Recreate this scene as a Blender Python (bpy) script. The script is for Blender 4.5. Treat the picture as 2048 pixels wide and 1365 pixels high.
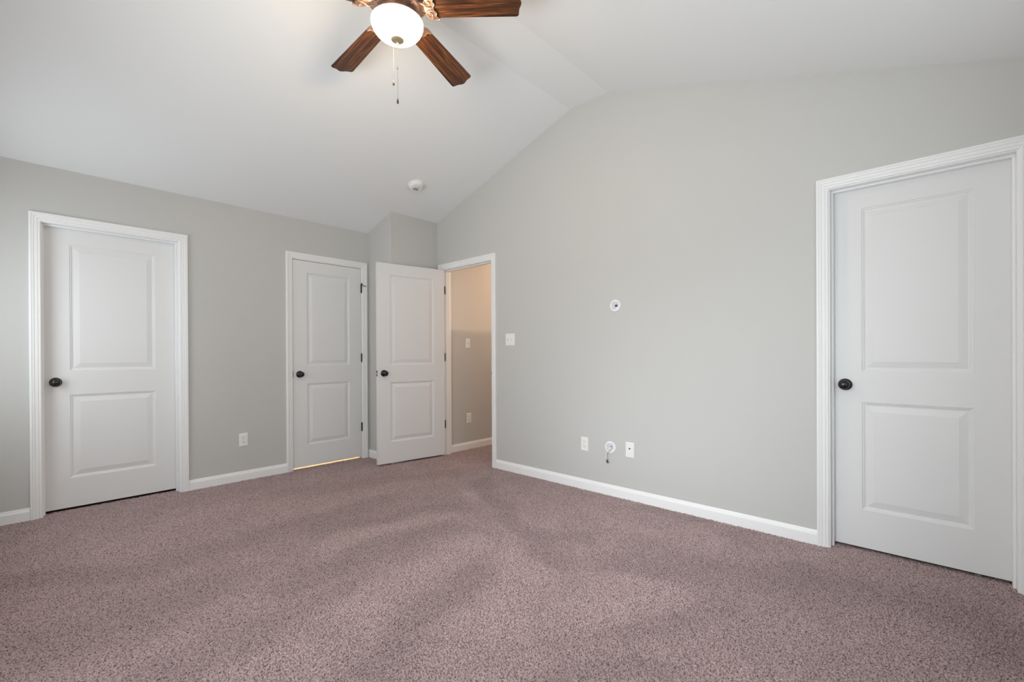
import bpy, bmesh, math, random
import numpy as np
from mathutils import Vector, Matrix

for o in list(bpy.data.objects):
    bpy.data.objects.remove(o)
SC = bpy.context.scene
COL = SC.collection
PI = math.pi
random.seed(4)

# ------------------------------------------------------------------ room dimensions (metres)
XL, XG = -0.46, 3.132            # left wall, gable (right) wall
YR, YB = -0.41, 4.517            # rear wall behind the camera, back wall with two doors
ZE = 2.4495                      # eave height
SLOPE = 0.3257
Y2, Y3, ZF = 2.234, 1.874, 3.193  # flat strip of the vault
WT = 0.115                       # wall thickness
X1, YJ = 2.54, 4.065             # chase in the corner
YH = 4.012                       # hall wall


def ceil_z(y):
    if y > Y2: return ZF - SLOPE * (y - Y2)
    if y < Y3: return ZF - SLOPE * (Y3 - y)
    return ZF

# ------------------------------------------------------------------ camera
cam = bpy.data.cameras.new('camera')
camo = bpy.data.objects.new('camera', cam)
COL.objects.link(camo)
R_ = Vector((0.68205994, -0.73128135, -0.00467248))
U_ = Vector((0.00460412, -0.00209514, 0.99998721))
F_ = Vector((0.73128178, 0.68207273, -0.00193789))
camo.matrix_world = Matrix(((R_.x, U_.x, -F_.x, 0), (R_.y, U_.y, -F_.y, 0), (R_.z, U_.z, -F_.z, 1.12), (0, 0, 0, 1)))
cam.sensor_width = 36
cam.lens = 899.634 * 36 / 2048
cam.shift_y = 27.85 / 2048
cam.clip_start = 0.02
SC.camera = camo

# ------------------------------------------------------------------ view, world, daylight
SC.view_settings.view_transform = 'Standard'
SC.view_settings.look = 'None'
SC.view_settings.exposure = 0.05
SC.view_settings.gamma = 1.0
SC.view_settings.use_curve_mapping = False
SC.cycles.max_bounces = 14
SC.cycles.diffuse_bounces = 10
SC.cycles.use_denoising = True

w = bpy.data.worlds.new('world'); SC.world = w; w.use_nodes = True
nt = w.node_tree
bg = nt.nodes['Background']
bg.inputs['Color'].default_value = (0.95, 0.98, 1.0, 1)
bg.inputs['Strength'].default_value = 1.2

# openings of the windows: two in the left wall (y0, y1, z0, z1), one in the rear wall (x0, x1, z0, z1)
WINA = (3.38, 4.20, 0.72, 2.02)
WINB = (0.45, 2.25, 0.62, 2.08)
RWIN = (0.55, 2.35, 0.80, 2.05)


def area_light(name, loc, rot, sx, sy, power, color, spread=180):
    l = bpy.data.lights.new(name, 'AREA'); l.shape = 'RECTANGLE'; l.size = sx; l.size_y = sy
    l.energy = power; l.color = color; l.spread = math.radians(spread)
    o = bpy.data.objects.new(name, l); o.location = loc; o.rotation_euler = rot
    COL.objects.link(o); return o


def point_light(name, loc, power, color, r=0.04):
    l = bpy.data.lights.new(name, 'POINT'); l.energy = power; l.color = color; l.shadow_soft_size = r
    o = bpy.data.objects.new(name, l); o.location = loc; COL.objects.link(o); return o


# daylight at each window: diffuse sky light in the opening, and steeper sky light / ground bounce from outside
POW = dict(A0=17.5, B0=41, Bd=13, Bu=33, R0=18, H=53, C=80, F=50.0, W=0.3)
SKY, GROUND = (0.885, 0.955, 1.0), (0.95, 0.97, 0.97)
bg.inputs['Strength'].default_value = POW['W']
for key, q, dp in (('A0', WINA, 0.085), ('B0', WINB, 0.10)):
    if POW[key]: area_light('daylight', (XL - dp, (q[0] + q[1]) / 2, (q[2] + q[3]) / 2), (0, -PI / 2, 0), q[3] - q[2] - 0.02, q[1] - q[0] - 0.02, POW[key], SKY)
c = (WINB[0] + WINB[1]) / 2
if POW['Bd']: area_light('daylight_sky', (XL - 1.15, c, 2.30), (0, -PI / 2 + math.radians(21), 0), 1.2, 2.3, POW['Bd'], SKY, 42)
if POW['Bu']: area_light('daylight_ground', (XL - 0.75, c, 0.70), (0, -PI / 2 - math.radians(35), 0), 1.3, 2.1, POW['Bu'], GROUND, 120)
c = (RWIN[0] + RWIN[1]) / 2
if POW['R0']: area_light('daylight_rear', (c, YR - 0.10, (RWIN[2] + RWIN[3]) / 2), (PI / 2, 0, 0), RWIN[1] - RWIN[0] - 0.02, RWIN[3] - RWIN[2] - 0.02, POW['R0'], SKY)
# unseen lamp added low behind the half wall, lighting the upper hall wall
point_light('hall_edge_light', (3.335, 1.60, 0.80), POW['H'], (1.0, 0.66, 0.44), 0.035)
point_light('hall_fill_light', (4.75, 3.35, 2.30), 16, (1.0, 0.70, 0.48), 0.10)  # unseen lamp added to warm the hall floor and lower wall
# lamp in the closet behind the narrow door
point_light('closet_lamp', (2.1, 5.2, 2.2), POW['C'], (1.0, 0.72, 0.42), 0.06)

# ------------------------------------------------------------------ materials
def mat(name, color, rough=0.5, metal=0.0, spec=0.5, bump=None, noise=None):
    m = bpy.data.materials.new(name); m.use_nodes = True
    n = m.node_tree; b = n.nodes['Principled BSDF']
    b.inputs['Base Color'].default_value = (*color, 1)
    b.inputs['Roughness'].default_value = rough
    b.inputs['Metallic'].default_value = metal
    b.inputs['Specular IOR Level'].default_value = spec
    tc = n.nodes.new('ShaderNodeTexCoord')
    if noise:
        sc, amt = noise
        t = n.nodes.new('ShaderNodeTexNoise'); t.inputs['Scale'].default_value = sc; t.inputs['Detail'].default_value = 4
        n.links.new(tc.outputs['Object'], t.inputs['Vector'])
        r = n.nodes.new('ShaderNodeMapRange')
        r.inputs['To Min'].default_value = 1 - amt; r.inputs['To Max'].default_value = 1 + amt
        n.links.new(t.outputs['Fac'], r.inputs['Value'])
        mx = n.nodes.new('ShaderNodeVectorMath'); mx.operation = 'SCALE'
        mx.inputs[0].default_value = color
        n.links.new(r.outputs['Result'], mx.inputs['Scale'])
        n.links.new(mx.outputs['Vector'], b.inputs['Base Color'])
    if bump:
        sc, st, di = bump
        t = n.nodes.new('ShaderNodeTexNoise'); t.inputs['Scale'].default_value = sc; t.inputs['Detail'].default_value = 5
        n.links.new(tc.outputs['Object'], t.inputs['Vector'])
        bm_ = n.nodes.new('ShaderNodeBump'); bm_.inputs['Strength'].default_value = st; bm_.inputs['Distance'].default_value = di
        n.links.new(t.outputs['Fac'], bm_.inputs['Height'])
        n.links.new(bm_.outputs['Normal'], b.inputs['Normal'])
    return m


M = {}
M['wall'] = mat('greige_wall_paint', (0.555, 0.555, 0.540), 0.50, spec=0.35, bump=(260, 0.08, 0.001), noise=(1.3, 0.015))
M['ceiling'] = mat('ceiling_paint', (0.83, 0.845, 0.85), 0.9, spec=0.1, bump=(180, 0.08, 0.001))
M['trim'] = mat('white_trim_paint', (0.86, 0.865, 0.865), 0.38, spec=0.4, noise=(3, 0.01))
M['door'] = mat('white_door_paint', (0.755, 0.76, 0.76), 0.45, spec=0.35, bump=(120, 0.03, 0.0006))
M['plastic'] = mat('white_plastic', (0.84, 0.84, 0.82), 0.35, noise=(20, 0.01))
M['plastic_cool'] = mat('bluish_white_plastic', (0.62, 0.65, 0.72), 0.4, noise=(20, 0.02))
M['slot'] = mat('dark_slot', (0.05, 0.048, 0.045), 0.6, noise=(50, 0.1))
M['bronze'] = mat('oil_rubbed_bronze', (0.012, 0.011, 0.010), 0.22, metal=0.25, spec=0.6, noise=(60, 0.2))
M['steel'] = mat('brushed_steel', (0.42, 0.40, 0.37), 0.35, metal=1.0, noise=(80, 0.1))
M['chain'] = mat('dull_chain', (0.16, 0.15, 0.14), 0.5, metal=0.6, noise=(80, 0.1))
M['brass'] = mat('antique_brass', (0.55, 0.44, 0.28), 0.4, metal=0.7, noise=(40, 0.12))
M['copper'] = mat('antique_copper', (0.37, 0.25, 0.20), 0.36, metal=0.75, noise=(35, 0.25), bump=(60, 0.25, 0.004))
M['subfloor'] = mat('subfloor', (0.50, 0.36, 0.26), 0.8, noise=(8, 0.1))

# wood of the fan blades
m = bpy.data.materials.new('walnut_blade'); m.use_nodes = True; n = m.node_tree
b = n.nodes['Principled BSDF']
tc = n.nodes.new('ShaderNodeTexCoord')
mp = n.nodes.new('ShaderNodeMapping'); mp.inputs['Scale'].default_value = (1.6, 26, 26)
n.links.new(tc.outputs['Object'], mp.inputs['Vector'])
t1 = n.nodes.new('ShaderNodeTexNoise'); t1.inputs['Scale'].default_value = 2.2; t1.inputs['Detail'].default_value = 6; t1.inputs['Distortion'].default_value = 1.2
n.links.new(mp.outputs['Vector'], t1.inputs['Vector'])
mp2 = n.nodes.new('ShaderNodeMapping'); mp2.inputs['Scale'].default_value = (6, 160, 160)
n.links.new(tc.outputs['Object'], mp2.inputs['Vector'])
t2 = n.nodes.new('ShaderNodeTexNoise'); t2.inputs['Scale'].default_value = 3; t2.inputs['Detail'].default_value = 3
n.links.new(mp2.outputs['Vector'], t2.inputs['Vector'])
mx = n.nodes.new('ShaderNodeMath'); mx.operation = 'MULTIPLY_ADD'; mx.inputs[1].default_value = 0.45
n.links.new(t2.outputs['Fac'], mx.inputs[0]); n.links.new(t1.outputs['Fac'], mx.inputs[2])
cr = n.nodes.new('ShaderNodeValToRGB')
e = cr.color_ramp.elements
e[0].position = 0.50; e[0].color = (0.020, 0.0075, 0.004, 1)
e[1].position = 0.92; e[1].color = (0.225, 0.080, 0.023, 1)
k = e.new(0.72); k.color = (0.076, 0.026, 0.009, 1)
n.links.new(mx.outputs[0], cr.inputs['Fac'])
n.links.new(cr.outputs['Color'], b.inputs['Base Color'])
b.inputs['Roughness'].default_value = 0.42
M['wood'] = m

# glowing glass bowl of the fan light
m = bpy.data.materials.new('glowing_frosted_glass'); m.use_nodes = True; n = m.node_tree
b = n.nodes['Principled BSDF']
b.inputs['Base Color'].default_value = (0.9, 0.86, 0.78, 1); b.inputs['Roughness'].default_value = 0.3
b.inputs['Emission Color'].default_value = (1.0, 0.74, 0.45, 1); b.inputs['Emission Strength'].default_value = POW['F']
M['globe'] = m

# carpet
m = bpy.data.materials.new('mauve_carpet'); m.use_nodes = True; n = m.node_tree
b = n.nodes['Principled BSDF']; b.inputs['Roughness'].default_value = 0.95; b.inputs['Specular IOR Level'].default_value = 0.1
b.inputs['Sheen Weight'].default_value = 0.25; b.inputs['Sheen Roughness'].default_value = 0.5
b.inputs['Sheen Tint'].default_value = (0.8, 0.7, 0.7, 1)
tc = n.nodes.new('ShaderNodeTexCoord')
t1 = n.nodes.new('ShaderNodeTexNoise'); t1.inputs['Scale'].default_value = 190; t1.inputs['Detail'].default_value = 4; t1.inputs['Roughness'].default_value = 0.6
n.links.new(tc.outputs['Object'], t1.inputs['Vector'])
cr = n.nodes.new('ShaderNodeValToRGB')       # heathered yarn tones; dark flecks paint in the shade between tufts
e = cr.color_ramp.elements
e[0].position = 0.38; e[0].color = (0.088, 0.063, 0.062, 1)
e[1].position = 0.64; e[1].color = (0.53, 0.41, 0.403, 1)
k = e.new(0.47); k.color = (0.345, 0.255, 0.250, 1)
n.links.new(t1.outputs['Fac'], cr.inputs['Fac'])
at = n.nodes.new('ShaderNodeAttribute'); at.attribute_name = 'nap_shade'    # nap: shading of pile leaning in vacuum tracks, painted into the colour
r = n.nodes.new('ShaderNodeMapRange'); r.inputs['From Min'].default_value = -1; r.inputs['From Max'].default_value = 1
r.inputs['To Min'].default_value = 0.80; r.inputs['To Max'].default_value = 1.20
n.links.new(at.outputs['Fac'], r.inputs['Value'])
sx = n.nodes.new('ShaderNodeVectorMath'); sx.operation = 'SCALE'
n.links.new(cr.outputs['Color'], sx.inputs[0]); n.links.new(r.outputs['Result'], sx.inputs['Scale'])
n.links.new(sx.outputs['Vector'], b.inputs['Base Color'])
t3 = n.nodes.new('ShaderNodeTexNoise'); t3.inputs['Scale'].default_value = 420; t3.inputs['Detail'].default_value = 2
n.links.new(tc.outputs['Object'], t3.inputs['Vector'])
bm_ = n.nodes.new('ShaderNodeBump'); bm_.inputs['Strength'].default_value = 0.5; bm_.inputs['Distance'].default_value = 0.003
n.links.new(t3.outputs['Fac'], bm_.inputs['Height']); n.links.new(bm_.outputs['Normal'], b.inputs['Normal'])
M['carpet'] = m

# window pane
m = bpy.data.materials.new('window_glass'); m.use_nodes = True; n = m.node_tree
n.nodes.remove(n.nodes['Principled BSDF'])
out = n.nodes['Material Output']
tr = n.nodes.new('ShaderNodeBsdfTransparent'); gl = n.nodes.new('ShaderNodeBsdfGlossy'); gl.inputs['Roughness'].default_value = 0.02
ms = n.nodes.new('ShaderNodeMixShader'); ms.inputs[0].default_value = 0.06
n.links.new(tr.outputs[0], ms.inputs[1]); n.links.new(gl.outputs[0], ms.inputs[2]); n.links.new(ms.outputs[0], out.inputs['Surface'])
M['glass'] = m

# ------------------------------------------------------------------ mesh helpers
def box(bm, x0, x1, y0, y1, z0, z1):
    v = [bm.verts.new(p) for p in ((x0, y0, z0), (x1, y0, z0), (x1, y1, z0), (x0, y1, z0), (x0, y0, z1), (x1, y0, z1), (x1, y1, z1), (x0, y1, z1))]
    for f in ((3, 2, 1, 0), (4, 5, 6, 7), (0, 1, 5, 4), (1, 2, 6, 5), (2, 3, 7, 6), (3, 0, 4, 7)):
        bm.faces.new([v[i] for i in f])
    return v


def prism(bm, pts_a, pts_b):
    """closed solid between two matching polygons"""
    a = [bm.verts.new(p) for p in pts_a]; c = [bm.verts.new(p) for p in pts_b]
    bm.faces.new(list(reversed(a))); bm.faces.new(c)
    k = len(a)
    for i in range(k):
        bm.faces.new((a[i], a[(i + 1) % k], c[(i + 1) % k], c[i]))


def sweep(bm, profile, frames, closed_profile=True):
    """profile points (p,q) placed on frames (origin, axis_p, axis_q); caps at both ends"""
    rings = []
    for o, ap, aq in frames:
        rings.append([bm.verts.new(Vector(o) + Vector(ap) * p + Vector(aq) * q) for p, q in profile])
    k = len(profile)
    for a, c in zip(rings, rings[1:]):
        for i in range(k if closed_profile else k - 1):
            bm.faces.new((a[i], a[(i + 1) % k], c[(i + 1) % k], c[i]))
    if closed_profile:
        bm.faces.new(list(reversed(rings[0]))); bm.faces.new(rings[-1])


def lathe(bm, prof, seg=40, axis='Z', origin=(0, 0, 0), mod=None):
    """prof: (radius, height) from one end to the other; axis Z up or Y (towards -Y)"""
    ox, oy, oz = origin
    def P(r, h, a):
        if mod: r = r * mod(r, h, a)
        if axis == 'Z': return (ox + r * math.cos(a), oy + r * math.sin(a), oz + h)
        if axis == 'Y': return (ox + r * math.cos(a), oy - h, oz + r * math.sin(a))
    rings = []
    for r, h in prof:
        if r < 1e-6: rings.append([bm.verts.new(P(0, h, 0))])
        else: rings.append([bm.verts.new(P(r, h, 2 * PI * i / seg)) for i in range(seg)])
    for a, c in zip(rings, rings[1:]):
        if len(a) == 1 and len(c) == 1: continue
        for i in range(seg):
            j = (i + 1) % seg
            if len(a) == 1: bm.faces.new((a[0], c[j], c[i]))
            elif len(c) == 1: bm.faces.new((a[i], a[j], c[0]))
            else: bm.faces.new((a[i], a[j], c[j], c[i]))
    if len(rings[0]) > 1: bm.faces.new(list(reversed(rings[0])))
    if len(rings[-1]) > 1: bm.faces.new(rings[-1])


def tube(bm, pts, r, seg=8):
    pts = [Vector(p) for p in pts]
    rings = []
    up = Vector((0, 0, 1))
    for i, p in enumerate(pts):
        d = (pts[min(i + 1, len(pts) - 1)] - pts[max(i - 1, 0)]).normalized()
        s = d.cross(up)
        if s.length < 1e-3: s = d.cross(Vector((0, 1, 0)))
        s.normalize(); u = s.cross(d).normalized()
        rr = r[i] if isinstance(r, (list, tuple)) else r
        rings.append([bm.verts.new(p + (s * math.cos(2 * PI * k / seg) + u * math.sin(2 * PI * k / seg)) * rr) for k in range(seg)])
    for a, c in zip(rings, rings[1:]):
        for i in range(seg):
            bm.faces.new((a[i], a[(i + 1) % seg], c[(i + 1) % seg], c[i]))
    bm.faces.new(list(reversed(rings[0]))); bm.faces.new(rings[-1])


def obj(name, bm, material, parent=None, smooth=False, loc=None, rot=None, bevel=0):
    bmesh.ops.recalc_face_normals(bm, faces=bm.faces[:])
    me = bpy.data.meshes.new(name); bm.to_mesh(me); bm.free()
    me.materials.append(material)
    o = bpy.data.objects.new(name, me); COL.objects.link(o)
    if parent: o.parent = parent
    if loc: o.location = loc
    if rot: o.rotation_euler = rot
    if smooth:
        me.polygons.foreach_set('use_smooth', [True] * len(me.polygons))
        me.update()
        try: me.set_sharp_from_angle(angle=math.radians(38))
        except Exception: pass
    if bevel:
        md = o.modifiers.new('bevel', 'BEVEL'); md.width = bevel; md.segments = 2; md.limit_method = 'ANGLE'
    return o


def tag(o, label, cat, group=None, kind=None):
    o['label'] = label; o['category'] = cat
    if group: o['group'] = group
    if kind: o['kind'] = kind
    return o


def thing(name, label, cat, loc=(0, 0, 0), rotz=0, group=None, kind=None):
    o = bpy.data.objects.new(name, None); COL.objects.link(o)
    o.empty_display_size = 0.1
    o.location = loc; o.rotation_euler = (0, 0, rotz)
    return tag(o, label, cat, group, kind)


def NB(): return bmesh.new()

# ------------------------------------------------------------------ walls
def wall(name, label, along, c0, c1, s0, s1, top, openings=(), breaks=(), z0=-0.03):
    """wall slab between c0..c1 across, running s0..s1 along axis 'x' or 'y', with openings (a,b,zlo,zhi)"""
    bm = NB()
    cuts = sorted({s0, s1, *[q for o_ in openings for q in o_[:2]], *[b_ for b_ in breaks if s0 < b_ < s1]})
    tz = top if callable(top) else (lambda s: top)
    def P(s, c, z): return (s, c, z) if along == 'x' else (c, s, z)
    def piece(a, b_, la, lb, ha, hb):
        prism(bm, [P(a, c0, la), P(b_, c0, lb), P(b_, c0, hb), P(a, c0, ha)], [P(a, c1, la), P(b_, c1, lb), P(b_, c1, hb), P(a, c1, ha)])
    for a, b_ in zip(cuts, cuts[1:]):
        mid = (a + b_) / 2
        op = [o_ for o_ in openings if o_[0] < mid < o_[1]]
        if not op: piece(a, b_, z0, z0, tz(a), tz(b_))
        else:
            o_ = op[0]
            if o_[2] > z0: piece(a, b_, z0, z0, o_[2], o_[2])
            piece(a, b_, o_[3], o_[3], tz(a), tz(b_))
    return tag(obj(name, bm, M['wall']), label, 'wall', kind='structure')


JH = 2.054        # clear height of the door jambs
JT = 0.019        # jamb board
# jamb openings (clear): door 1, door 2 on the back wall, entry and door 3 on the gable wall
D1 = (0.060, 0.834)
D2 = (1.736, 2.453)
EN = (3.197, 3.970)
D3 = (-0.2915, 0.4265)
def rough(d): return (d[0] - JT, d[1] + JT, -0.03, JH + JT)

wall('wall_back', 'grey wall with the wide closed door and the narrow hinged door', 'x', YB, YB + WT, XL - WT, XG, ZE, [rough(D1), rough(D2)])
wall('wall_right', 'tall grey gable wall rising to the vaulted ceiling', 'y', XG, XG + WT, YR - WT, YB + WT, ceil_z, [rough(EN), rough(D3)], [Y2, Y3])
wall('wall_left', 'grey side wall with the two windows that light the room', 'y', XL - WT, XL, YR - WT, YB, ceil_z, [WINA, WINB], [Y2, Y3])
wall('wall_rear', 'grey wall behind the viewpoint with a window', 'x', YR - WT, YR, XL, XG, ceil_z(YR), [RWIN])
# chase in the corner
bm = NB()
prism(bm, [(X1, YJ, -0.03), (XG, YJ, -0.03), (XG, YB, -0.03), (X1, YB, -0.03)],
      [(X1, YJ, ceil_z(YJ)), (XG, YJ, ceil_z(YJ)), (XG, YB, ceil_z(YB)), (X1, YB, ceil_z(YB))])
tag(obj('wall_chase', bm, M['wall']), 'grey boxed-out corner behind the open door', 'wall', kind='structure')
# ceiling: one vaulted slab
bm = NB()
prof = [(YR - WT, ceil_z(YR - WT)), (Y3, ZF), (Y2, ZF), (YB + WT, ceil_z(YB + WT))]
prof = prof + [(y, z + 0.12) for y, z in reversed(prof)]
prism(bm, [(XL - WT, y, z) for y, z in prof], [(XG + WT, y, z) for y, z in prof])
tag(obj('ceiling', bm, M['ceiling']), 'white vaulted ceiling with a narrow flat ridge strip', 'ceiling', kind='structure')

# ------------------------------------------------------------------ hall behind the entry and rooms behind the doors
HX0, HX1, HY0 = XG + WT, 5.3, 0.78
wall('wall_hall', 'hallway wall seen through the open doorway', 'x', YH, YH + WT, HX0, HX1 + WT, 2.45)
wall('wall_hall_end', 'end wall of the hallway', 'y', HX1, HX1 + WT, HY0, YH, 2.45)
wall('wall_stair', 'far wall of the stairwell', 'x', HY0 - WT, HY0, HX0, HX1 + WT, 2.45)
wall('wall_light_block', 'added low half wall that cuts off the lamp light in the hallway', 'x', 2.74, 2.85, HX0, HX1, 1.08)  # unseen wall added to block the low lamp and edge its light
wall('wall_closet_back', 'back wall of the closets', 'x', 5.65, 5.75, XL - WT, XG + WT, 2.45)
wall('wall_closet_left', 'left wall of the first closet', 'y', XL - WT, XL, YB + WT, 5.65, 2.45)
wall('wall_closet_middle', 'wall between the two closets', 'y', 1.2, 1.3, YB + WT, 5.65, 2.45)
wall('wall_closet_right', 'right wall of the lit closet', 'y', XG, XG + WT, YB + WT, 5.65, 2.45)
wall('wall_bath_back', 'far wall of the room behind the right door', 'y', 4.6, 4.7, -0.9, HY0 - WT, 2.45)
wall('wall_bath_side', 'side wall of the room behind the right door', 'x', -1.0, -0.9, HX0, 4.7, 2.45)
for nm, lb, r in (('ceiling_hall', 'flat ceiling of the hallway', (HX0, HX1 + WT, HY0 - WT, YH + WT)),
                  ('ceiling_closet', 'flat ceiling of the closets', (XL - WT, XG + WT, YB + WT, 5.75)),
                  ('ceiling_bath', 'flat ceiling of the room behind the right door', (HX0, 4.7, -1.0, HY0 - WT))):
    bm = NB(); box(bm, *r, 2.45, 2.53)
    tag(obj(nm, bm, M['ceiling']), lb, 'ceiling', kind='structure')
bm = NB(); box(bm, XL - WT, HX1 + WT, -1.0, 5.75, -0.10, -0.03)
tag(obj('floor_base', bm, M['subfloor']), 'floor slab under the carpet', 'floor', kind='structure')
bm = NB(); box(bm, D2[0] - JT, D2[1] + JT, YB + 0.032, YB + WT, -0.03, 0.0); box(bm, 1.3, XG, YB + WT, 5.65, -0.03, 0.0)
tag(obj('floor_closet', bm, mat('closet_floor', (0.62, 0.55, 0.46), 0.5, noise=(6, 0.06))), 'pale floor of the lit closet', 'floor', kind='structure')

# ------------------------------------------------------------------ carpet: one finely displaced sheet of pile
def value_noise(x, y, seed, per=4096):
    rs = np.random.RandomState(seed); tab = rs.rand(256, 256).astype(np.float32)
    xi = np.floor(x).astype(np.int64); yi = np.floor(y).astype(np.int64)
    fx = (x - xi).astype(np.float32); fy = (y - yi).astype(np.float32)
    fx = fx * fx * (3 - 2 * fx); fy = fy * fy * (3 - 2 * fy)
    a = tab[xi & 255, yi & 255]; b_ = tab[(xi + 1) & 255, yi & 255]; c = tab[xi & 255, (yi + 1) & 255]; d = tab[(xi + 1) & 255, (yi + 1) & 255]
    return (a * (1 - fx) + b_ * fx) * (1 - fy) + (c * (1 - fx) + d * fx) * fy


def carpet():
    S = 0.0029
    xs = np.arange(XL, 4.5, S); ys = np.arange(YR, YB + 0.09, S)
    NX, NY = len(xs), len(ys)
    gx, gy = np.meshgrid(xs, ys, indexing='ij')
    gx = gx.astype(np.float32); gy = gy.astype(np.float32)
    # tufts: jittered cells, each a rounded tip of its own height
    T = 0.0082
    rs = np.random.RandomState(7)
    jx = rs.rand(1024, 1024).astype(np.float32); jy = rs.rand(1024, 1024).astype(np.float32); jh = rs.rand(1024, 1024).astype(np.float32)
    cx = np.floor(gx / T).astype(np.int64); cy = np.floor(gy / T).astype(np.int64)
    best = np.full(gx.shape, -1, np.float32)
    for dx in (-1, 0, 1):
        for dy in (-1, 0, 1):
            ix, iy = cx + dx, cy + dy
            px = (ix + jx[ix & 1023, iy & 1023]) * T; py = (iy + jy[ix & 1023, iy & 1023]) * T
            d2 = ((gx - px) ** 2 + (gy - py) ** 2) / (T * 0.85) ** 2
            hh = (0.45 + 0.55 * jh[ix & 1023, iy & 1023]) * (1 - d2)
            best = np.maximum(best, hh.astype(np.float32))
    h = np.clip(best, 0, 1)
    h = h * 0.0105 + value_noise(gx / 0.0037, gy / 0.0037, 3) * 0.0038
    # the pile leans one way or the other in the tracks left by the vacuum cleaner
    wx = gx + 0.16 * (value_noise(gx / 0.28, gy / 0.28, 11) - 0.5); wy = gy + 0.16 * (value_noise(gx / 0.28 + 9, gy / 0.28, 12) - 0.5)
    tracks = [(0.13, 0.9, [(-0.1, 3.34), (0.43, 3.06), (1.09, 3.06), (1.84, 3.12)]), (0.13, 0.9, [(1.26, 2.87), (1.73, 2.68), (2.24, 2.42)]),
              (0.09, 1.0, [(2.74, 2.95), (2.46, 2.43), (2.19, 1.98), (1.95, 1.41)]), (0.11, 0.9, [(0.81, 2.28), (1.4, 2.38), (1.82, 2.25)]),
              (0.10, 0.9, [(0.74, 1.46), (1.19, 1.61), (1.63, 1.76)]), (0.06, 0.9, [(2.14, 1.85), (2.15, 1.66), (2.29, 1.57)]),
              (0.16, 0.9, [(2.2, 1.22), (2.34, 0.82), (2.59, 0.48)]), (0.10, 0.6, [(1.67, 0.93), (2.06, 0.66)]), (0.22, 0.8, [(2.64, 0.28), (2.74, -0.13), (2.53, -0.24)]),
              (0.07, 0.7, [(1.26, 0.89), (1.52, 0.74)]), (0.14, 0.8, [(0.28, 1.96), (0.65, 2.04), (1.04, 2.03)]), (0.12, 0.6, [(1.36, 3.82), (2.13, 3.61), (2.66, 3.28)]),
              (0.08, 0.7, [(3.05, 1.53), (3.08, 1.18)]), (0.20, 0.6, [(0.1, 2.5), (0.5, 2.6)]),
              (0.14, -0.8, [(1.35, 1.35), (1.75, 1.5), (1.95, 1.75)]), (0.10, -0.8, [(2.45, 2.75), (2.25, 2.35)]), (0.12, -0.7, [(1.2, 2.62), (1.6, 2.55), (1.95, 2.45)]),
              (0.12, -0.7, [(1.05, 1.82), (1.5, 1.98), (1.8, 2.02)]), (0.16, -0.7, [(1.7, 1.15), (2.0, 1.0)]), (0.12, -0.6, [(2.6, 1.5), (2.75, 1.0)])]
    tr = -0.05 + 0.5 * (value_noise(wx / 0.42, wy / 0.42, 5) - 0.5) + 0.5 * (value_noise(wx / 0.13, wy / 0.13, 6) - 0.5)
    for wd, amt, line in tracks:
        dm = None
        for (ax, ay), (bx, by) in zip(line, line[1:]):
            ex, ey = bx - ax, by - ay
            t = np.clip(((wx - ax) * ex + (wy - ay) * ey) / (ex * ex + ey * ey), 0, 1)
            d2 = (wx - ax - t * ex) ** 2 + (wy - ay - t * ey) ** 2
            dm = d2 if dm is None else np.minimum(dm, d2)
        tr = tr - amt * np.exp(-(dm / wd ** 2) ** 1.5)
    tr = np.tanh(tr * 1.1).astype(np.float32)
    lx = 0.45 * tr * h; ly = -0.35 * tr * h
    z = h - 0.0105
    keep = (gx[:-1, :-1] < XG + WT + 0.002) | ((gy[:-1, :-1] > 2.85) & (gy[:-1, :-1] < YH - 0.002))
    keep &= (gy[:-1, :-1] < YB + 0.030) | (gx[:-1, :-1] < 1.2)
    co = np.stack([gx + lx, gy + ly, z], -1).reshape(-1, 3).astype(np.float32)
    idx = np.arange(NX * NY, dtype=np.int32).reshape(NX, NY)
    q = np.stack([idx[:-1, :-1], idx[1:, :-1], idx[1:, 1:], idx[:-1, 1:]], -1)[keep]
    used = np.zeros(NX * NY, bool); used[q.ravel()] = True
    remap = np.cumsum(used, dtype=np.int64) - 1
    q = remap[q].astype(np.int32); co = co[used]
    me = bpy.data.meshes.new('floor')
    me.vertices.add(len(co)); me.vertices.foreach_set('co', co.ravel())
    nf = len(q)
    me.loops.add(nf * 4); me.loops.foreach_set('vertex_index', q.ravel())
    me.polygons.add(nf)
    me.polygons.foreach_set('loop_start', np.arange(0, nf * 4, 4, dtype=np.int32))
    me.polygons.foreach_set('use_smooth', np.ones(nf, bool))
    me.update(calc_edges=True)
    at = me.attributes.new('nap_shade', 'FLOAT', 'POINT'); at.data.foreach_set('value', tr.reshape(-1)[used])
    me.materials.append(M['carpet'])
    o = bpy.data.objects.new('floor', me); COL.objects.link(o)
    return tag(o, 'mauve brown cut-pile carpet with vacuum tracks', 'carpet', kind='structure')


carpet()

# ------------------------------------------------------------------ baseboards
BBP = [(0, 0), (0.0125, 0), (0.0125, 0.060), (0.0115, 0.066), (0.0085, 0.072), (0.0070, 0.079), (0.0045, 0.086), (0, 0.087)]


def baseboard(name, label, p0, p1, nrm):
    bm = NB(); n_ = Vector(nrm)
    sweep(bm, BBP, [((p0[0], p0[1], -0.004), n_, (0, 0, 1)), ((p1[0], p1[1], -0.004), n_, (0, 0, 1))])
    return tag(obj(name, bm, M['trim']), label, 'baseboard', kind='structure')


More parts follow.
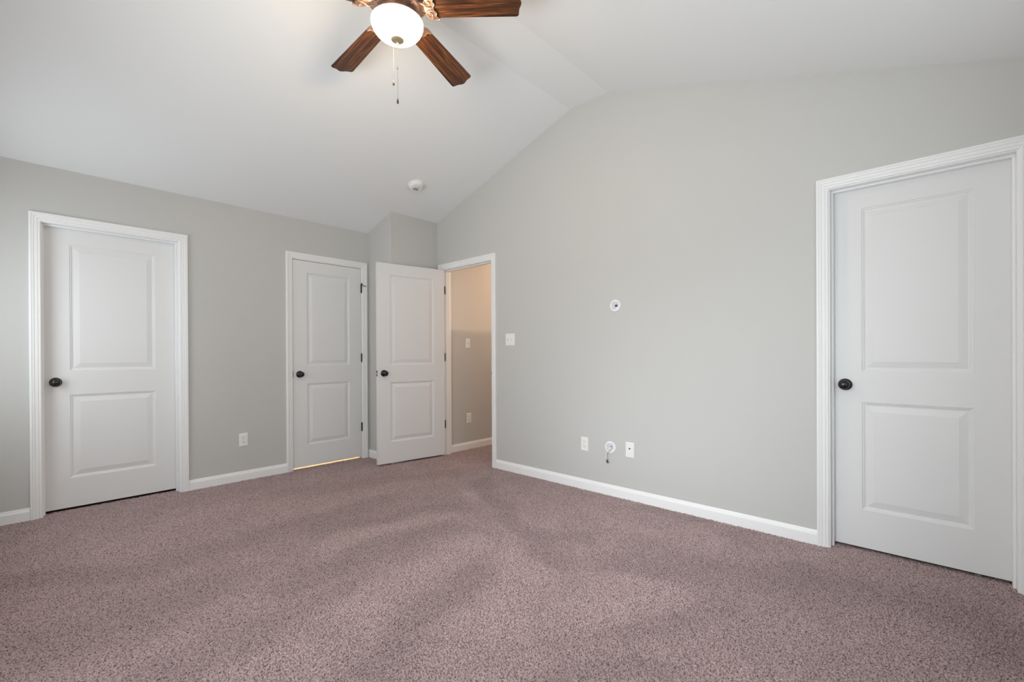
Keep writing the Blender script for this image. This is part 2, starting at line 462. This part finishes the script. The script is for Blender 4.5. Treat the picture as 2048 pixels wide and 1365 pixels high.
CO = 0.063   # distance from jamb face to the outer edge of the casing
baseboard('baseboard_back_left', 'white baseboard left of the wide closed door', (XL, YB), (D1[0] - CO, YB), (0, -1, 0))
baseboard('baseboard_back_middle', 'white baseboard between the two doors of the back wall', (D1[1] + CO, YB), (D2[0] - CO, YB), (0, -1, 0))
baseboard('baseboard_chase', 'short white baseboard behind the open door', (X1, YB), (X1, YJ - 0.0125), (-1, 0, 0))
baseboard('baseboard_chase_front', 'white baseboard hidden behind the open door', (X1 - 0.0125, YJ), (XG - 0.02, YJ), (0, -1, 0))
baseboard('baseboard_right', 'long white baseboard under the blank gable wall', (XG, EN[0] - CO), (XG, D3[1] + CO), (-1, 0, 0))
baseboard('baseboard_left', 'white baseboard under the window wall', (XL, YB), (XL, YR), (1, 0, 0))
baseboard('baseboard_rear', 'white baseboard behind the viewpoint', (XL, YR), (XG, YR), (0, 1, 0))
baseboard('baseboard_hall', 'white baseboard in the hallway', (HX0, YH), (HX1, YH), (0, -1, 0))

# ------------------------------------------------------------------ door trim: casing + jamb
CASE = [(0, 0), (0, 0.0075), (0.003, 0.0095), (0.012, 0.0105), (0.0135, 0.0075), (0.0155, 0.0115), (0.029, 0.0130), (0.0305, 0.0105),
        (0.033, 0.0150), (0.042, 0.0170), (0.0435, 0.0140), (0.0455, 0.0180), (0.053, 0.0180), (0.0565, 0.0155), (0.057, 0.0)]


def casing_bm(W, y, side):
    """mitred three-sided casing round an opening 0..W x 0..JH; on plane y, projecting to side (-1 towards the room)"""
    bm = NB(); g = 0.006
    fr = [((-g, y, -0.004), (-1, 0, 0), (0, side, 0)), ((-g, y, JH + g), (-1, 0, 1), (0, side, 0)),
          ((W + g, y, JH + g), (1, 0, 1), (0, side, 0)), ((W + g, y, -0.004), (1, 0, 0), (0, side, 0))]
    sweep(bm, CASE, fr)
    return bm


def door_trim(name, label, loc, rotz, W, stop_y, both=True):
    t = thing(name, label, 'door trim', loc, rotz, kind='structure')
    obj('casing', casing_bm(W, 0, -1), M['trim'], t)
    bm = NB()
    box(bm, -JT, 0, 0, WT, -0.004, JH + JT); box(bm, W, W + JT, 0, WT, -0.004, JH + JT); box(bm, 0, W, 0, WT, JH, JH + JT)
    obj('jamb', bm, M['trim'], t)
    bm = NB(); s = 0.011; a, c = stop_y
    box(bm, 0, s, a, c, -0.004, JH - s); box(bm, W - s, W, a, c, -0.004, JH - s); box(bm, 0, W, a, c, JH - s, JH)
    obj('door_stop', bm, M['trim'], t, bevel=0.0015)
    if both: obj('casing', casing_bm(W, WT, 1), M['trim'], t)
    return t


SLT = 0.035
TR1 = door_trim('trim_1', 'white moulded casing round the wide closed door at far left', (D1[0], YB, 0), 0, D1[1] - D1[0], (0.045, 0.078))
TR2 = door_trim('trim_2', 'white moulded casing round the narrow closed door with black hinges', (D2[0], YB, 0), 0, D2[1] - D2[0], (0.040, 0.075))
TR3 = door_trim('trim_3', 'white moulded casing round the open doorway to the hall', (XG, EN[1], 0), -PI / 2, EN[1] - EN[0], (0.040, 0.075))
TR4 = door_trim('trim_4', 'white moulded casing round the large closed door at right', (XG, D3[1], 0), -PI / 2, D3[1] - D3[0], (0.045, 0.078))

# ------------------------------------------------------------------ doors
DB, DT = 0.016, 2.048            # bottom and top of every slab


def slab_bm(W, m=0.134, DB=DB):
    """two-panel moulded slab: front at y=0 facing -Y, back at y=SLT"""
    bm = NB()
    xs = [0, m, W - m, W]; zs = [DB, 0.230, 0.838, 1.014, 1.934, DT]
    rings = [(0, 0), (0.003, 0.0035), (0.009, 0.0045), (0.012, 0.0085), (0.019, 0.0095), (0.022, 0.0090), (0.050, 0.0022), (0.053, 0.0014)]
    for face in (0, 1):
        def P(x, z, d): return (x, d if face == 0 else SLT - d, z)
        V = {}
        for i, x in enumerate(xs):
            for j, z in enumerate(zs): V[i, j] = bm.verts.new(P(x, z, 0))
        for i in range(3):
            for j in range(5):
                q = [V[i, j], V[i + 1, j], V[i + 1, j + 1], V[i, j + 1]]
                if i == 1 and j in (1, 3):
                    prev = q
                    for ins, d in rings[1:]:
                        cur = [bm.verts.new(P(xs[1] + ins, zs[j] + ins, d)), bm.verts.new(P(xs[2] - ins, zs[j] + ins, d)),
                               bm.verts.new(P(xs[2] - ins, zs[j + 1] - ins, d)), bm.verts.new(P(xs[1] + ins, zs[j + 1] - ins, d))]
                        for k in range(4): bm.faces.new((prev[k], prev[(k + 1) % 4], cur[(k + 1) % 4], cur[k]))
                        prev = cur
                    bm.faces.new(prev)
                else: bm.faces.new(q)
    # edges
    f0 = {}
    bm.verts.ensure_lookup_table()
    def find(x, y, z):
        for v in bm.verts:
            if abs(v.co.x - x) < 1e-6 and abs(v.co.y - y) < 1e-6 and abs(v.co.z - z) < 1e-6: return v
    for x in (0, W):
        for j in range(5): bm.faces.new((find(x, 0, zs[j]), find(x, 0, zs[j + 1]), find(x, SLT, zs[j + 1]), find(x, SLT, zs[j])))
    for z in (DB, DT):
        for i in range(3): bm.faces.new((find(xs[i], 0, z), find(xs[i + 1], 0, z), find(xs[i + 1], SLT, z), find(xs[i], SLT, z)))
    return bm


def add_knob(door, u, z, front=True):
    s = 1 if front else -1
    y0 = 0 if front else SLT
    bm = NB()
    K = [(0.0, 0.016), (0.013, 0.016), (0.0115, 0.024), (0.0115, 0.030), (0.016, 0.034), (0.0235, 0.038), (0.0270, 0.044), (0.0278, 0.0475), (0.0268, 0.0490),
         (0.0262, 0.0505), (0.0255, 0.054), (0.022, 0.060), (0.016, 0.0645), (0.008, 0.0668), (0, 0.0672)]
    lathe(bm, K, 40, 'Y')
    k = obj('door_knob', bm, M['bronze'], door, smooth=True, loc=(u, y0, z), rot=(0, 0, 0 if front else PI))
    bm = NB()
    lathe(bm, [(0, 0), (0.0335, 0), (0.0335, 0.003), (0.032, 0.0055), (0.027, 0.0085), (0.024, 0.0095), (0.0225, 0.012), (0.016, 0.016), (0, 0.0165)], 40, 'Y')
    obj('rosette', bm, M['bronze'], k, smooth=True)
    return k


def hinge_barrel(bm, x, y, z):
    for k in range(5):
        z0 = z - 0.0445 + k * 0.0178
        lathe(bm, [(0, 0.0003), (0.0060, 0.0003), (0.0060, 0.0174), (0, 0.0174)], 14, 'Z', (x, y, z0))
    lathe(bm, [(0, -0.003), (0.0045, -0.002), (0.0065, 0)], 14, 'Z', (x, y, z - 0.0445))
    lathe(bm, [(0.0065, 0), (0.0045, 0.002), (0, 0.003)], 14, 'Z', (x, y, z + 0.0445))


HZ = (1.835, 1.088, 0.340)
# door 1: wide, recessed, closed
W1 = 0.762
d1 = thing('door_1', 'wide white two-panel closed door set deep in its frame at far left', 'door', (D1[0] + 0.006, YB + 0.0795, 0), 0, kind='structure')
obj('slab', slab_bm(W1), M['door'], d1); add_knob(d1, 0.060, 0.932)
# door 2: narrow, flush, hinges on the right
W2 = 0.711
d2 = thing('door_2', 'narrow white two-panel closed door with light showing under it', 'door', (D2[0] + 0.003, YB + 0.002, 0), 0, kind='structure')
obj('slab', slab_bm(W2, DB=0.020), M['door'], d2); add_knob(d2, 0.060, 0.932)
for i, z in enumerate(HZ):
    bm = NB(); hinge_barrel(bm, W2 + 0.0015, -0.006, z)
    box(bm, W2 - 0.004, W2 + 0.0015, -0.004, -0.0005, z - 0.0445, z + 0.0445); box(bm, W2 + 0.0015, W2 + 0.006, -0.004, -0.0005, z - 0.0445, z + 0.0445)
    hg = obj('hinge', bm, M['bronze'], d2, smooth=True)
    if i == 0:
        bm = NB()
        lathe(bm, [(0, 0), (0.009, 0), (0.009, 0.004), (0, 0.004)], 14, 'Z', (W2 + 0.0015, -0.006, z + 0.047))
        tube(bm, [(W2 + 0.0015, -0.008, z + 0.049), (W2 + 0.018, -0.026, z + 0.030), (W2 + 0.034, -0.036, z + 0.028)], 0.0036, 8)
        tube(bm, [(W2 - 0.002, -0.012, z + 0.052), (W2 + 0.003, -0.022, z + 0.060)], 0.004, 8)
        lathe(bm, [(0, 0), (0.0065, 0.001), (0.0065, 0.006), (0, 0.007)], 12, 'Z', (W2 + 0.037, -0.037, z + 0.024))
        obj('hinge_pin_stop', bm, M['bronze'], hg, smooth=True)
bm = NB(); box(bm, -0.0035, 0.0005, -0.0035, 0.012, 0.932 - 0.029, 0.932 + 0.029)
obj('latch_plate', bm, M['bronze'], d2)
# the entry door, swung open into the room
W3 = 0.762
P0, P1_ = Vector((2.362, 4.048)), Vector((3.122, 3.930))
ang = math.atan2(P1_.y - P0.y, P1_.x - P0.x)
org = P1_ - Vector((math.cos(ang), math.sin(ang))) * W3
d4 = thing('door_3', 'white two-panel door standing open in front of the corner', 'door', (org.x, org.y, 0), ang, kind='structure')
obj('slab', slab_bm(W3), M['door'], d4); add_knob(d4, 0.066, 0.932); add_knob(d4, 0.066, 0.932, False)
bm = NB(); box(bm, -0.0015, 0.001, 0.005, 0.030, 0.932 - 0.0285, 0.932 + 0.0285)
lp = obj('latch_plate', bm, M['bronze'], d4)
bm = NB(); prism(bm, [(-0.0015, 0.012, 0.925), (-0.0015, 0.024, 0.925), (-0.012, 0.024, 0.925), (-0.010, 0.020, 0.925)], [(-0.0015, 0.012, 0.939), (-0.0015, 0.024, 0.939), (-0.012, 0.024, 0.939), (-0.010, 0.020, 0.939)])
obj('latch_bolt', bm, M['steel'], lp)
for z in HZ:
    bm = NB()
    box(bm, W3 - 0.0005, W3 + 0.0022, 0.002, 0.034, z - 0.0445, z + 0.0445)
    hinge_barrel(bm, W3 + 0.004, SLT + 0.003, z)
    obj('hinge', bm, M['bronze'], d4, smooth=True)
    # the leaf let into the jamb
    bm = NB(); box(bm, -0.0005, 0.002, -0.001, 0.034, z - 0.0445, z + 0.0445)
    obj('hinge_leaf', bm, M['bronze'], TR3)
We = EN[1] - EN[0]
bm = NB(); box(bm, We - 0.002, We + 0.0005, 0.006, 0.038, 0.932 - 0.029, 0.932 + 0.029); box(bm, We - 0.003, We + 0.004, -0.004, 0.006, 0.932 - 0.018, 0.932 + 0.018)
obj('strike_plate', bm, M['bronze'], TR3)
# right door, recessed, closed
d3 = thing('door_4', 'large white two-panel closed door at the right edge of the photo', 'door', (XG + 0.0795, D3[1] - 0.0035, 0), -PI / 2, kind='structure')
obj('slab', slab_bm(W2), M['door'], d3); add_knob(d3, 0.058, 0.936)

# ------------------------------------------------------------------ windows (left wall, rear wall)
def window(name, label, loc, rotz, W, H, units):
    t = thing(name, label, 'window', loc, rotz, kind='structure')
    obj('casing', casing_win(W, H), M['trim'], t)
    bm = NB()
    box(bm, 0, 0.02, 0, WT, 0, H); box(bm, W - 0.02, W, 0, WT, 0, H); box(bm, 0.02, W - 0.02, 0, WT, H - 0.02, H); box(bm, 0.02, W - 0.02, 0, WT, 0, 0.02)
    for k in range(1, units): box(bm, W * k / units - 0.035, W * k / units + 0.035, 0.0, WT, 0.02, H - 0.02)
    obj('window_frame', bm, M['trim'], t)
    for k in range(units):
        a = W * k / units + (0.02 if k == 0 else 0.035); c = W * (k + 1) / units - (0.02 if k == units - 1 else 0.035)
        for z0, z1, y in ((0.02, H / 2 + 0.02, 0.008), (H / 2 - 0.02, H - 0.02, 0.042)):
            bm = NB(); f = 0.03
            box(bm, a, a + f, y, y + 0.028, z0, z1); box(bm, c - f, c, y, y + 0.028, z0, z1); box(bm, a + f, c - f, y, y + 0.03, z0, z0 + f); box(bm, a + f, c - f, y, y + 0.03, z1 - f, z1)
            s = obj('sash', bm, M['trim'], t)
            bm = NB(); box(bm, a + f, c - f, y + 0.013, y + 0.017, z0 + f, z1 - f)
            obj('pane', bm, M['glass'], s)
    bm = NB(); box(bm, -0.08, W + 0.08, -0.045, 0, -0.03, 0.0)
    obj('window_sill', bm, M['trim'], t, bevel=0.004)


def casing_win(W, H):
    bm = NB()
    sweep(bm, CASE, [((0, 0, 0), (-1, 0, 0), (0, -1, 0)), ((0, 0, H), (-1, 0, 1), (0, -1, 0)), ((W, 0, H), (1, 0, 1), (0, -1, 0)), ((W, 0, 0), (1, 0, 0), (0, -1, 0))])
    return bm


window('window_1', 'white single sash window in the left wall near the back corner', (XL, WINA[0], WINA[2]), PI / 2, WINA[1] - WINA[0], WINA[3] - WINA[2], 1)
window('window_2', 'white twin sash window in the middle of the left wall', (XL, WINB[0], WINB[2]), PI / 2, WINB[1] - WINB[0], WINB[3] - WINB[2], 2)
window('window_3', 'white twin sash window behind the viewpoint', (RWIN[1], YR, RWIN[2]), PI, RWIN[1] - RWIN[0], RWIN[3] - RWIN[2], 2)

# ------------------------------------------------------------------ wall plates
def plate_bm(w, h, t=0.0058):
    """bevelled cover plate centred on the origin, lying on y=0 and facing -Y"""
    bm = NB()
    A = [(-w / 2, -h / 2), (w / 2, -h / 2), (w / 2, h / 2), (-w / 2, h / 2)]
    lv = [(1.0, 0, 0), (0, 0.0, 0.0025), (0, 0.0022, 0.0045), (0, 0.0055, t)]
    rings = []
    for _, ins, d in lv:
        rings.append([bm.verts.new((math.copysign(abs(x) - ins, x), -d, math.copysign(abs(z) - ins, z))) for x, z in A])
    bm.faces.new(rings[0])
    for a, c in zip(rings, rings[1:]):
        for i in range(4): bm.faces.new((a[i], a[(i + 1) % 4], c[(i + 1) % 4], c[i]))
    bm.faces.new(rings[-1])
    return bm


def screw(parent, x, z, y=-0.0056, material='plastic'):
    bm = NB(); lathe(bm, [(0, 0), (0.0034, 0), (0.0028, 0.0012), (0, 0.0016)], 14, 'Y')
    return obj('screw', bm, M[material], parent, smooth=True, loc=(x, y, z))


def outlet(label, loc, rotz, group=None):
    t = thing('power_outlet', label, 'outlet', loc, rotz, group)
    obj('cover_plate', plate_bm(0.0699, 0.1143), M['plastic'], t)
    for s in (1, -1):
        bm = NB(); pts = []
        for k in range(32):
            a = 2 * PI * k / 32
            pts.append((max(-0.0168, min(0.0168, 0.0185 * math.cos(a))), max(-0.0143, min(0.0143, 0.0172 * math.sin(a)))))
        prism(bm, [(x, -0.0050, z) for x, z in pts], [(x, -0.0078, z) for x, z in pts])
        r = obj('receptacle', bm, M['plastic'], t, loc=(0, 0, s * 0.0195), bevel=0.0008)
        bm = NB()
        box(bm, -0.0078, -0.0052, -0.0082, -0.0074, -0.0005, 0.0085); box(bm, 0.0052, 0.0074, -0.0082, -0.0074, 0.0005, 0.0078)
        lathe(bm, [(0, 0.0074), (0.0026, 0.0074), (0.0026, 0.0082), (0, 0.0082)], 14, 'Y', (0, 0, -0.0075))
        obj('slots', bm, M['slot'], r)
    screw(t, 0, 0)
    return t


def switch(name, label, loc, rotz, gangs):
    w = 0.0699 if gangs == 1 else 0.1165
    t = thing(name, label, 'light switch', loc, rotz)
    obj('cover_plate', plate_bm(w, 0.1143), M['plastic'], t)
    for g in range(gangs):
        x = 0 if gangs == 1 else (g - 0.5) * 0.046
        bm = NB(); box(bm, x - 0.0052, x + 0.0052, -0.0062, -0.0052, -0.012, 0.012)
        obj('toggle_slot', bm, M['plastic_cool'], t)
        bm = NB(); up = 1 if g == 0 else -1
        prism(bm, [(x - 0.0042, -0.006, -0.004), (x + 0.0042, -0.006, -0.004), (x + 0.0042, -0.006, 0.004), (x - 0.0042, -0.006, 0.004)],
              [(x - 0.0034, -0.017, up * 0.0095 - 0.003), (x + 0.0034, -0.017, up * 0.0095 - 0.003), (x + 0.0034, -0.017, up * 0.0095 + 0.003), (x - 0.0034, -0.017, up * 0.0095 + 0.003)])
        obj('toggle', bm, M['plastic'], t, bevel=0.001)
        for s in (1, -1): screw(t, x, s * 0.0302)
    return t


RG = -PI / 2
outlet('white duplex power outlet low on the wall between the two closed doors', (1.305, YB, 0.362), 0)
outlet('white duplex power outlet low on the gable wall, left of the round cable plate', (XG, 2.102, 0.373), RG)
outlet('white duplex power outlet low on the hallway wall through the open doorway', (3.548, YH, 0.363), 0)
switch('light_switch', 'white double light switch beside the open doorway', (XG, 2.943, 1.257), RG, 2)
switch('light_switch', 'white single light switch on the hallway wall', (3.535, YH, 1.248), 0, 1)


def ring_bm(ro, wi, hi, t):
    """round flange with a rectangular rounded opening"""
    bm = NB(); N_ = 48
    def sq(a):
        c, s = math.cos(a), math.sin(a)
        k = (abs(c) ** 6 + abs(s) ** 6) ** (-1 / 6)
        return (wi / 2 * c * k, hi / 2 * s * k)
    def C(r, a): return (r * math.cos(a), r * math.sin(a))
    rings = []
    for f in (lambda a: (*C(ro, a), 0), lambda a: (*C(ro, a), t * 0.5), lambda a: (*C(ro - 0.003, a), t), lambda a: (*C(ro - 0.012, a), t * 1.0), lambda a: (*sq(a), t * 0.9), lambda a: (*sq(a), 0.0012)):
        rings.append([bm.verts.new((p[0], -p[2], p[1])) for p in (f(2 * PI * k / N_) for k in range(N_))])
    for a, c in zip(rings, rings[1:]):
        for i in range(N_): bm.faces.new((a[i], a[(i + 1) % N_], c[(i + 1) % N_], c[i]))
    bm.faces.new(rings[0]); bm.faces.new(list(reversed(rings[-1])))
    return bm


def cable_plate(label, loc, rotz, blocks):
    t = thing('cable_plate', label, 'cable plate', loc, rotz)
    obj('trim_ring', ring_bm(0.0475, 0.060, 0.060, 0.007), M['plastic'], t, smooth=True)
    bm = NB(); box(bm, -0.029, 0.029, -0.0028, -0.0010, -0.029, 0.029)
    obj('inner_box', bm, M['plastic_cool'], t)
    for (a, c, d, e_), mn in blocks:
        bm = NB(); box(bm, a, c, -0.0045, -0.0026, d, e_)
        obj('insert', bm, M[mn], t)
    return t


cable_plate('round white cable pass-through plate, empty, high on the gable wall', (XG, 1.810, 1.495), RG,
            [((-0.002, 0.018, -0.010, 0.008), 'slot'), ((0.008, 0.026, -0.027, -0.011), 'plastic')])
cable_plate('round white cable pass-through plate with a cable hanging out, low on the gable wall', (XG, 1.860, 0.378), RG,
            [((0.002, 0.016, -0.002, 0.010), 'slot'), ((0.000, 0.027, -0.027, -0.014), 'plastic')])
# loose coaxial cable
cb = thing('coaxial_cable', 'short white loose cable hanging from the low round plate', 'cable', (XG, 1.860, 0.378), RG)
bm = NB(); pts = []
ctrl = [(0.012, -0.004, 0.004), (0.002, -0.020, -0.014), (-0.014, -0.024, -0.034), (-0.026, -0.020, -0.054), (-0.030, -0.017, -0.075), (-0.024, -0.016, -0.098)]
def crom(p0, p1, p2, p3, t): return tuple(0.5 * (2 * b_ + (c - a) * t + (2 * a - 5 * b_ + 4 * c - d) * t * t + (3 * b_ - a - 3 * c + d) * t ** 3) for a, b_, c, d in zip(p0, p1, p2, p3))
for i in range(len(ctrl) - 1):
    q = [ctrl[max(0, min(len(ctrl) - 1, i + k))] for k in (-1, 0, 1, 2)]
    pts += [crom(*q, s / 8) for s in range(8)]
pts.append(ctrl[-1])
tube(bm, pts, 0.0042, 10); obj('cable', bm, M['plastic'], cb, smooth=True)
bm = NB(); tube(bm, [(-0.024, -0.016, -0.098), (-0.022, -0.016, -0.106), (-0.022, -0.016, -0.107), (-0.018, -0.016, -0.124)], [0.0048, 0.0048, 0.0068, 0.0068], 12)
obj('connector', bm, M['slot'], cb, smooth=True)
bm = NB(); tube(bm, [(-0.026, -0.012, -0.046), (-0.040, -0.010, -0.040), (-0.044, -0.010, -0.052)], 0.0018, 8)
obj('cable_tie', bm, M['plastic'], cb, smooth=True)
# coax jack plate
jk = thing('jack_plate', 'white rectangular wall plate with one dark cable jack, right of the round plate', 'wall plate', (XG, 1.690, 0.379), RG)
obj('cover_plate', plate_bm(0.0720, 0.1180), M['plastic'], jk)
bm = NB(); lathe(bm, [(0, 0.005), (0.0060, 0.005), (0.0060, 0.008), (0.0046, 0.008), (0.0046, 0.014), (0, 0.014)], 18, 'Y')
obj('cable_jack', bm, M['slot'], jk, smooth=True, loc=(0, 0, 0.012))
screw(jk, 0, -0.024, material='plastic_cool'); screw(jk, 0, 0.045)

# ------------------------------------------------------------------ smoke detector on the sloped ceiling
sy = 3.605
sd = thing('smoke_detector', 'round white smoke detector on the sloped ceiling', 'smoke detector', (2.527, sy, ceil_z(sy)))
sd.rotation_euler = (math.atan(-SLOPE), 0, 0)
bm = NB(); lathe(bm, [(0, 0), (0.074, 0), (0.074, -0.008), (0.071, -0.011), (0, -0.011)], 48, 'Z'); obj('mounting_base', bm, M['plastic'], sd, smooth=True)
bm = NB(); lathe(bm, [(0, -0.011), (0.066, -0.011), (0.066, -0.015), (0.0675, -0.016), (0.0675, -0.026), (0.063, -0.034), (0.050, -0.038), (0.049, -0.0365), (0.046, -0.0365), (0.045, -0.0385), (0.02, -0.040), (0, -0.040)], 48, 'Z')
bd = obj('detector_body', bm, M['plastic'], sd, smooth=True)
bm = NB(); lathe(bm, [(0, -0.039), (0.012, -0.039), (0.011, -0.043), (0, -0.044)], 24, 'Z', (0.004, -0.024, 0)); obj('test_button', bm, M['plastic_cool'], bd, smooth=True)
bm = NB()
for k in range(5): box(bm, -0.030 + 0.004 * abs(k - 2), 0.030 - 0.004 * abs(k - 2), 0.0 + k * 0.007, 0.0025 + k * 0.007, -0.0408, -0.0385)
obj('vent_slots', bm, M['slot'], bd)

# ------------------------------------------------------------------ ceiling fan
FX, FY, FZ = 1.329, 2.054, 2.940     # blade plane
fan = thing('ceiling_fan', 'copper ceiling fan with five wooden blades and a glowing glass bowl', 'ceiling fan', (FX, FY, 0))
bm = NB(); lathe(bm, [(0, ZF), (0.085, ZF), (0.085, ZF - 0.012), (0.078, ZF - 0.022), (0.062, ZF - 0.045), (0.045, ZF - 0.060), (0.040, ZF - 0.066), (0, ZF - 0.066)], 40, 'Z'); obj('canopy', bm, M['copper'], fan, smooth=True)
bm = NB()
flute = lambda r, h, a: 1 + 0.035 * (abs(math.sin(a * 9)) if 0.09 < r else 0)
lathe(bm, [(0, 3.13), (0.042, 3.13), (0.050, 3.115), (0.075, 3.105), (0.105, 3.085), (0.128, 3.055), (0.135, 3.02), (0.130, 2.985), (0.138, 2.975), (0.138, 2.962), (0.122, 2.950), (0.118, 2.935), (0.095, 2.925), (0, 2.925)], 144, 'Z', mod=flute)
mh = obj('motor_housing', bm, M['copper'], fan, smooth=True)
bm = NB()      # cast leaf ornament round the housing
for k in range(18):
    a = 2 * PI * k / 18; ca, sa = math.cos(a), math.sin(a)
    pts = []
    for r_, z_, tw in ((0.100, 2.928, 0.0), (0.125, 2.945, 0.05), (0.143, 2.968, 0.10), (0.141, 3.000, 0.16), (0.143, 3.030, 0.10), (0.130, 3.062, 0.02)):
        pts.append((r_ * math.cos(a + tw), r_ * math.sin(a + tw), z_))
    tube(bm, pts, [0.003, 0.007, 0.008, 0.006, 0.007, 0.003], 8)
obj('ornament', bm, M['copper'], mh, smooth=True)
bm = NB(); lathe(bm, [(0, 2.925), (0.085, 2.925), (0.088, 2.905), (0.098, 2.893), (0.118, 2.885), (0.128, 2.877), (0.128, 2.868), (0.12, 2.866), (0, 2.866)], 60, 'Z'); obj('light_fitter', bm, M['copper'], fan, smooth=True)
# glass bowl
bm = NB(); GR, GZ, GH = 0.134, 2.866, 0.088
prof = [(0.120, GZ + 0.012), (0.128, GZ + 0.005)] + [(GR * math.cos(t) ** 0.9 if t < 1.57 else 0, GZ - GH * math.sin(t)) for t in [i * PI / 2 / 18 for i in range(18)]] + [(0, GZ - GH)]
lathe(bm, prof, 56, 'Z'); obj('glass_bowl', bm, M['globe'], fan, smooth=True)
bm = NB(); zc = GZ - GH
lathe(bm, [(0, zc + 0.006), (0.034, zc + 0.006), (0.034, zc - 0.0005), (0.031, zc - 0.004), (0.017, zc - 0.0085), (0.007, zc - 0.013), (0.0045, zc - 0.016), (0.0060, zc - 0.019), (0.0066, zc - 0.022), (0.0055, zc - 0.026), (0.0025, zc - 0.0285), (0, zc - 0.029)], 36, 'Z')
obj('finial', bm, M['brass'], fan, smooth=True)


def chain(x, y, z0, z1, beadz=None):
    bm = NB(); tube(bm, [(x, y, z0), (x, y, z1)], 0.0007, 6)
    zz = z0
    while zz > z1:
        lathe(bm, [(0, -0.0011), (0.0011, 0), (0, 0.0011)], 6, 'Z', (x, y, zz)); zz -= 0.0042
    if beadz: lathe(bm, [(0, -0.006), (0.0022, -0.005), (0.0026, 0), (0.0022, 0.005), (0, 0.006)], 10, 'Z', (x, y, beadz))
    c = obj('pull_chain', bm, M['chain'], fan, smooth=True)
    bm = NB(); lathe(bm, [(0, 0.004), (0.0016, 0.003), (0.0028, -0.002), (0.0048, -0.010), (0.0056, -0.017), (0.0050, -0.022), (0.0032, -0.0255), (0, -0.027)], 18, 'Z', (x, y, z1))
    obj('chain_weight', bm, mat('dark_pewter', (0.10, 0.085, 0.07), 0.3, metal=0.8, noise=(90, 0.2)), c, smooth=True)


chain(0, 0, zc - 0.026, 2.468, 2.628)
chain(0.062, 0.136, 2.900, 2.647)

# blades and brackets
TH0, PITCH, DROOP = 0.301, -0.217, math.atan(0.055)
R0, R1, HW0, HW1 = 0.165, 0.641, 0.0565, 0.0725


def blade_bm():
    bm = NB(); pts = []
    top = []
    top += [(R0, 0.0), (R0 + 0.002, HW0 * 0.55), (R0 + 0.012, HW0 * 0.88), (R0 + 0.030, HW0)]
    top += [(R1 - 0.016, HW1)]
    for k in range(1, 6):
        a = PI / 2 * k / 5; top.append((R1 - 0.016 + 0.015 * math.sin(a), HW1 - 0.015 + 0.015 * math.cos(a)))
    top += [(R1 + 0.001, HW1 * 0.62), (R1 + 0.005, HW1 * 0.42), (R1 + 0.013, HW1 * 0.22), (R1 + 0.017, HW1 * 0.08)]
    pts = top + [(R1 + 0.0175, 0)] + [(x, -y) for x, y in reversed(top[1:])]
    prism(bm, [(x, y, -0.003) for x, y in pts], [(x, y, 0.003) for x, y in pts])
    return bm


def bracket_bm():
    bm = NB()
    # plate cradling the blade root, with a scalloped outer edge
    half = [(0.150, 0.020), (0.158, 0.040), (0.170, 0.054), (0.186, 0.0605), (0.204, 0.0620), (0.216, 0.0600), (0.217, 0.056), (0.208, 0.050), (0.203, 0.043), (0.2025, 0.035), (0.208, 0.028), (0.2075, 0.020), (0.199, 0.012), (0.197, 0.006)]
    pts = half + [(0.200, 0)] + [(x, -y) for x, y in reversed(half)]
    prism(bm, [(x, y, -0.0085) for x, y in pts], [(x, y, -0.0030) for x, y in pts])
    # arm to the motor
    prism(bm, [(0.080, -0.018, 0.012), (0.080, 0.018, 0.012), (0.158, 0.024, -0.008), (0.158, -0.024, -0.008)], [(0.080, -0.018, 0.020), (0.080, 0.018, 0.020), (0.158, 0.024, -0.002), (0.158, -0.024, -0.002)])
    # raised scrolls and rim
    for s in (1, -1):
        tube(bm, [(x, s * y, -0.0095) for x, y in half], 0.0034, 8)
        sp = []
        for k in range(22):
            a = k * 0.42; r_ = 0.019 - 0.00075 * k
            sp.append((0.176 + r_ * math.cos(a + 1), s * (0.032 + r_ * math.sin(a + 1)), -0.0100))
        tube(bm, sp, [0.0036 - 0.00008 * k for k in range(22)], 8)
        tube(bm, [(0.095, s * 0.014, 0.010), (0.120, s * 0.030, 0.001), (0.148, s * 0.028, -0.009), (0.165, s * 0.012, -0.010), (0.193, s * 0.008, -0.010)], [0.004, 0.006, 0.006, 0.005, 0.003], 8)
    return bm


blade0 = brk0 = None
for k in (1, 0, 4, 3, 2):
    a = TH0 + k * 2 * PI / 5
    rot = Matrix.Rotation(a, 4, 'Z') @ Matrix.Rotation(DROOP, 4, 'Y') @ Matrix.Rotation(PITCH, 4, 'X')
    mw = Matrix.Translation((0, 0, FZ)) @ rot
    if blade0 is None:
        blade0 = obj('blade', blade_bm(), M['wood'], fan, bevel=0.0015); brk0 = obj('blade_bracket', bracket_bm(), M['copper'], fan, smooth=True)
        bl, br = blade0, brk0
    else:
        bl, br = blade0.copy(), brk0.copy()
        COL.objects.link(bl); COL.objects.link(br); bl.parent = fan; br.parent = fan
    bl.matrix_local = mw; br.matrix_local = mw
